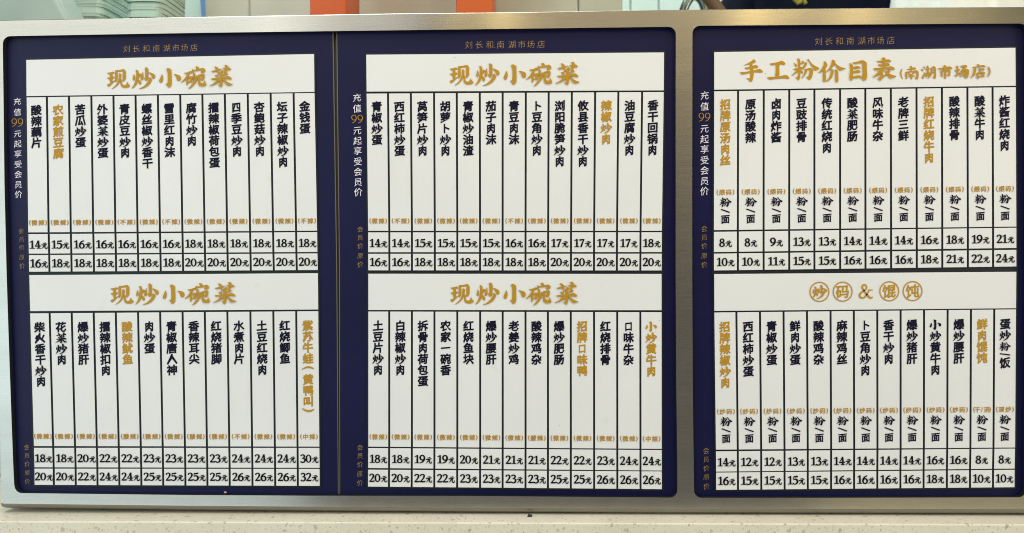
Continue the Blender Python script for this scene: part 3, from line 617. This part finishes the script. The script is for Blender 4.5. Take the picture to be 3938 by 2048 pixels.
# two stacks of clear lids
def lid_stack(x0, x1, Y, m, lab, rx):
    a, b = at(x0, 60, Y), at(x1, 60, Y+.045); cx = (a[0]+b[0])/2; hw = (b[0]-a[0])/2; root = empty('lid_stack', (cx, Y+.03, zc)); tag(root, lab, 'stack of lids', 'stacked clear lids behind the frame')
    N = 20; pts = []
    for i in range(N):
        t = 2*math.pi*i/N; c, s = math.cos(t), math.sin(t)
        pts.append((hw*math.copysign(abs(c)**.35, c), .03*math.copysign(abs(s)**.35, s)))
    V = []; 
    for z, k in ((0, .996), (.0016, 1.0), (.0024, 1.0)): V += [(x*k, y*k, z) for x, y in pts]
    f = [(k*N+i, k*N+(i+1)%N, (k+1)*N+(i+1)%N, (k+1)*N+i) for k in range(2) for i in range(N)]+[tuple(range(2*N, 3*N))]
    me = bpy.data.meshes.new('lid'); me.from_pydata(V, [], f); me.materials.append(m)
    n = int((.33-zc)/.0026)
    for i in range(n):
        o = bpy.data.objects.new('lid', me); COL.objects.link(o); o.parent = root
        o.location = (random.uniform(-.0006, .0006), random.uniform(-.001, .001), i*.0026); o.rotation_euler = (0, rx, random.uniform(-.012, .012))
lid_m = plain('clear_lid', (.56,.74,.66), (.64,.80,.73), 30, .25); lid_m2 = plain('clear_lid_dense', (.40,.58,.49), (.48,.66,.56), 30, .25)
lid_stack(240, 484, .17, lid_m, 'stack of pale clear lids beside the slanting grey-green tub', .0)
lid_stack(480, 700, .15, lid_m2, 'stack of darker green clear lids, right of the paler stack', .012)
# bright tub with blue stripe
o = block('plastic_bin', 690, 800, .36, .27, .40, mint_b, 'bright mint plastic bin with a blue stripe beside the lid stacks', 'bin', -.008)
a, b = at(790, 0, .265), at(804, 0, .265)
V = [(a[0], .2675, .2), (b[0], .2675, .2), (b[0]-.005, .2675, .355), (a[0]-.012, .2675, .355)]
mesh('blue_stripe', V+[(x, .2695, z) for x, y, z in V], [(0,1,2,3),(4,5,6,7),(0,4,7,3),(1,5,6,2)], mat('blue_plastic', (.20,.38,.78), .4), o)
# cream machine casings
def casing(spans, Y, lab, tilt):
    root = empty('equipment_case', (at(sum(spans[0][:1])+100, 60, Y)[0], Y+.05, zc)); tag(root, lab, 'equipment case')
    for x0, x1, m in spans:
        o = block('case_panel', x0, x1, .40, Y, Y+.10, m, None, None, tilt, root); child_fix(o)
casing([(803, 975, cream), (976, 1905, cream)], .235, 'cream equipment case standing behind the orange stand', -.006)
casing([(1900, 2240, cream2), (2242, 2412, cream2)], .20, 'smudged grey-cream equipment case, right of the orange stand', -.006)
# orange stand
def stand():
    org = plain('orange_plastic', (.56,.085,.010), (.60,.105,.014), 10, .35); Y = .12
    root = empty('orange_stand', (at(1540, 60, Y)[0], Y+.03, zc)); tag(root, 'orange two-legged arch stand rising behind the top edge of the frame', 'stand')
    for x0, x1 in ((1190, 1331), (1753, 1896)):
        o = block('leg', x0, x1, .36, Y, Y+.06, org, None, None, 0, root); child_fix(o)
    o = block('cross_bar', 1190, 1896, .41, Y, Y+.06, org, None, None, 0, root, .3602); child_fix(o)
stand()
# mint cabinets
def cabinet():
    root = empty('cabinet', (at(2650, 60, .9)[0], 1.0, zf)); tag(root, 'pale mint cabinet with narrow door seams behind the curved tap', 'cabinet')
    for x0, x1 in ((2300, 2424), (2428, 2533), (2537, 2880), (2886, 3300)):
        o = block('door_panel', x0, x1, 1.0, .9, .93, mint, None, None, 0, root, zf+.08); child_fix(o)
    o = block('carcass', 2290, 3310, 1.01, .9305, 1.3, mint, None, None, 0, root, zf); child_fix(o)
cabinet()
def tube(pts, r, name, m, parent=None, seg=12):
    cu = bpy.data.curves.new(name, 'CURVE'); cu.dimensions = '3D'; sp = cu.splines.new('NURBS'); sp.points.add(len(pts)-1)
    for i, p in enumerate(pts): sp.points[i].co = (*p, 1)
    sp.use_endpoint_u = True; sp.order_u = 3; cu.bevel_depth = r; cu.bevel_resolution = 4; cu.resolution_u = seg; cu.use_fill_caps = True
    ob = bpy.data.objects.new(name, cu); COL.objects.link(ob)
    dg = bpy.context.evaluated_depsgraph_get(); dg.update(); me = bpy.data.meshes.new_from_object(ob.evaluated_get(dg))
    bpy.data.objects.remove(ob); me.materials.clear(); me.materials.append(m); me.name = name
    for pl in me.polygons: pl.use_smooth = True
    o = bpy.data.objects.new(name, me); COL.objects.link(o)
    if parent: o.parent = parent; child_fix(o)
    return o
def tap():
    Y = .30; p = lambda x, y: tuple(at(x, y, Y)); base = at(2612, 100, Y)
    root = empty('curved_tap', (base[0], Y, zc)); tag(root, 'dark metal swan-neck tap curving in front of the mint cabinet', 'tap')
    dm = mat('dark_chrome', (.16,.20,.19), .25, .9)
    tube([(base[0]-.004, Y, zc+.03), (base[0]-.004, Y, base[2]-.1), p(2618, 90), p(2632, 20), p(2668, -28), p(2712, 10), p(2722, 95)], .0052, 'spout', dm, root)
    tube([(base[0]-.004, Y, zc), (base[0]-.004, Y, zc+.03)], .016, 'collar', dm, root)
tap()
def ladle():
    Y = .26; p = lambda x, y: tuple(at(x, y, Y)); e = at(2960, 330, Y)
    root = empty('wooden_spoon', (e[0], Y, zc)); tag(root, 'brown wooden spoon handle leaning behind the frame beside the tap', 'spoon')
    br = plain('brown_wood', (.10,.055,.025), (.15,.085,.04), 40)
    tube([p(2690,-60), p(2740, 10), p(2800, 90), p(2900, 230)], .0075, 'handle', br, root)
    q = at(2900, 230, Y); tube([tuple(q), (q[0]+.03, Y, (q[2]+zc)/2), (q[0]+.06, Y, zc+.012)], .012, 'bowl', br, root)
ladle()
# white bag at the right end
def bag():
    Y = .17; a, b = at(3640, 60, Y), at(4250, 60, Y); cx = (a[0]+b[0])/2; hx = (b[0]-a[0])/2; rnd = random.Random(4)
    N, Mz = 72, 60; V = []; ph = [rnd.uniform(0, 6.28) for _ in range(8)]
    for j in range(Mz+1):
        t = j/Mz; z = zc+t*(.40-zc)
        for i in range(N):
            a_ = 2*math.pi*i/N
            r = 1+.05*math.sin(5*a_+ph[0]+6*t)+.035*math.sin(11*a_+ph[1]-13*t)+.022*math.sin(23*a_+ph[2]+31*t)+.02*math.sin(9*t*6+ph[3]+3*a_)+rnd.uniform(-.006, .006)
            k = (1-.12*t**3)*(r if r < 1 else 1+(r-1)*.5)*(.6+.4*min(1, t*8+.3))
            V.append((cx+hx*k*math.copysign(abs(math.cos(a_))**.7, math.cos(a_)), Y+.09+.08*k*math.copysign(abs(math.sin(a_))**.7, math.sin(a_)), z))
    f = [(j*N+i, j*N+(i+1)%N, (j+1)*N+(i+1)%N, (j+1)*N+i) for j in range(Mz) for i in range(N)]+[tuple(range(N)), tuple(range(Mz*N, Mz*N+N))]
    o = fix(mesh('plastic_bag', V, f, plain('white_film', (.78,.82,.74), (.84,.88,.82), 20, .3), None, True)); tag(o, 'full white plastic bag above the right end of the frame', 'bag')
bag()

# ------------------------------------------------------------------ person behind the counter, mostly hidden
def person():
    cx, cy = at(2952, 20, .40)[0]+.225, .56; fz = zf
    root = empty('person', (cx, cy, fz)); tag(root, 'person in a dark navy uniform with yellow print standing behind the frame', 'person')
    H = fz+0.02; P = []; E = []; Rr = []
    def add(p, r, par=None):
        P.append((cx+p[0]*1.07, cy+p[1]*1.07, fz+p[2]*1.07)); Rr.append((r[0]*1.07, r[1]*1.07))
        if par is not None: E.append((par, len(P)-1))
        return len(P)-1
    pel = add((0,0,.93), (.155,.11)); wa = add((0,0,1.05), (.135,.10), pel); ch = add((0,0,1.22), (.155,.115), wa); sh = add((0,.01,1.36), (.14,.09), ch); nk = add((0,.01,1.44), (.055,.055), sh); hd = add((0,0,1.50), (.06,.07), nk); hd2 = add((0,-.01,1.58), (.078,.095), hd); hd3 = add((0,0,1.66), (.06,.075), hd2)
    for s in (-1, 1):
        hp = add((s*.09,0,.86), (.09,.09), pel); kn = add((s*.10,-.01,.48), (.058,.058), hp); an = add((s*.10,.02,.09), (.038,.04), kn); add((s*.11,-.12,.04), (.04,.03), an)
        so = add((s*.19,.01,1.34), (.06,.06), sh); el = add((s*.25,.0,1.07), (.045,.045), so); wr = add((s*.20,-.2,.87), (.028,.026), el); pa = add((s*.185,-.27,.825), (.034,.018), wr)
        for q in range(4):
            k1 = add((s*(.165+.014*q),-.315+abs(q-1.5)*.006,.815), (.0095,.009), pa); add((s*(.162+.014*q),-.345+abs(q-1.5)*.01,.805), (.008,.008), k1)
        th = add((s*.152,-.275,.820), (.0105,.01), pa); add((s*.14,-.30,.812), (.009,.009), th)
    me = bpy.data.meshes.new('body'); me.from_pydata(P, E, []); ob = bpy.data.objects.new('body', me); COL.objects.link(ob)
    ob.modifiers.new('skin', 'SKIN')
    for i, r in enumerate(Rr): me.skin_vertices[0].data[i].radius = r
    me.skin_vertices[0].data[0].use_root = True
    s = ob.modifiers.new('sub', 'SUBSURF'); s.levels = 2; s.render_levels = 2
    dg = bpy.context.evaluated_depsgraph_get(); dg.update(); m2 = bpy.data.meshes.new_from_object(ob.evaluated_get(dg)); bpy.data.objects.remove(ob)
    skin = mat('skin', (.50,.30,.20), .5, Subsurface_Weight=.1); navyc = plain('navy_cloth', (.003,.006,.014), (.006,.010,.02), 40, .85, spec=.05)
    m2.materials.clear(); m2.materials.append(skin); m2.materials.append(navyc); m2.name = 'body'
    for pl in m2.polygons:
        c = pl.center; pl.use_smooth = True
        hand = c.y < cy-.19 and c.z > fz+.8 and c.z < fz+1.0
        pl.material_index = 0 if (c.z > fz+1.53 or hand) else 1
    o = bpy.data.objects.new('body', m2); COL.objects.link(o); o.parent = root; child_fix(o)
    # apron front (slightly proud of the body) with yellow print
    V = []; nx, nz = 14, 12; hw = .215
    for j in range(nz+1):
        for i in range(nx+1):
            u = -1+2*i/nx; z = .66+(1.50-.66)*j/nz; V.append((cx+u*hw, cy-.16+.09*u*u+.004*math.sin(7*u+9*z), fz+z))
    n = len(V); V += [(x, y+.004, z) for x, y, z in V]; f = [(j*(nx+1)+i, j*(nx+1)+i+1, (j+1)*(nx+1)+i+1, (j+1)*(nx+1)+i) for j in range(nz) for i in range(nx)]
    f += [tuple(k+n for k in q) for q in f]
    child_fix(mesh('apron', V, f, navyc, root, True))
    hair = bmesh.new(); bmesh.ops.create_uvsphere(hair, u_segments=24, v_segments=14, radius=.1)
    for v in hair.verts: v.co = Vector((v.co.x*.92, v.co.y*1.08+.012, v.co.z*1.0)) ; 
    bmesh.ops.delete(hair, geom=[v for v in hair.verts if v.co.y < -.05 and v.co.z < .045 or v.co.z < -.05], context='VERTS')
    mh = bpy.data.meshes.new('hair'); hair.to_mesh(mh); hair.free(); mh.materials.append(mat('black_hair', (.012,.01,.01), .5)); oh = bpy.data.objects.new('hair', mh); COL.objects.link(oh); oh.parent = root; oh.location = (0, 0, 1.725)
    for s in (-1, 1):
        e = bmesh.new(); bmesh.ops.create_uvsphere(e, u_segments=12, v_segments=8, radius=.011); me = bpy.data.meshes.new('eye'); e.to_mesh(me); e.free(); me.materials.append(mat('eye_dark', (.03,.02,.02), .2))
        oe = bpy.data.objects.new('eye', me); COL.objects.link(oe); oe.parent = root; oe.location = (s*.03, -.098, 1.70)
    tube([(cx, cy-.096, fz+1.70), (cx, cy-.118, fz+1.665), (cx, cy-.10, fz+1.655)], .009, 'nose', skin, root)
    tube([(cx-.02, cy-.095, fz+1.632), (cx, cy-.102, fz+1.630), (cx+.02, cy-.095, fz+1.632)], .004, 'mouth', mat('lips', (.35,.13,.10), .5), root)
    yel = mat('yellow_print', (.30,.28,.03), .7); Yp = cy-.16+.045
    for k, (x0, y0, x1, y1) in enumerate(((3050,-8,3072,14), (3078,-20,3078,12), (3090,-6,3098,14), (3044,-30,3100,-30))):
        a, b = at(x0, y0, Yp-.02), at(x1, y1, Yp-.02); tube([tuple(a), tuple(b)], .0024, 'print_stroke', yel, root)
person()
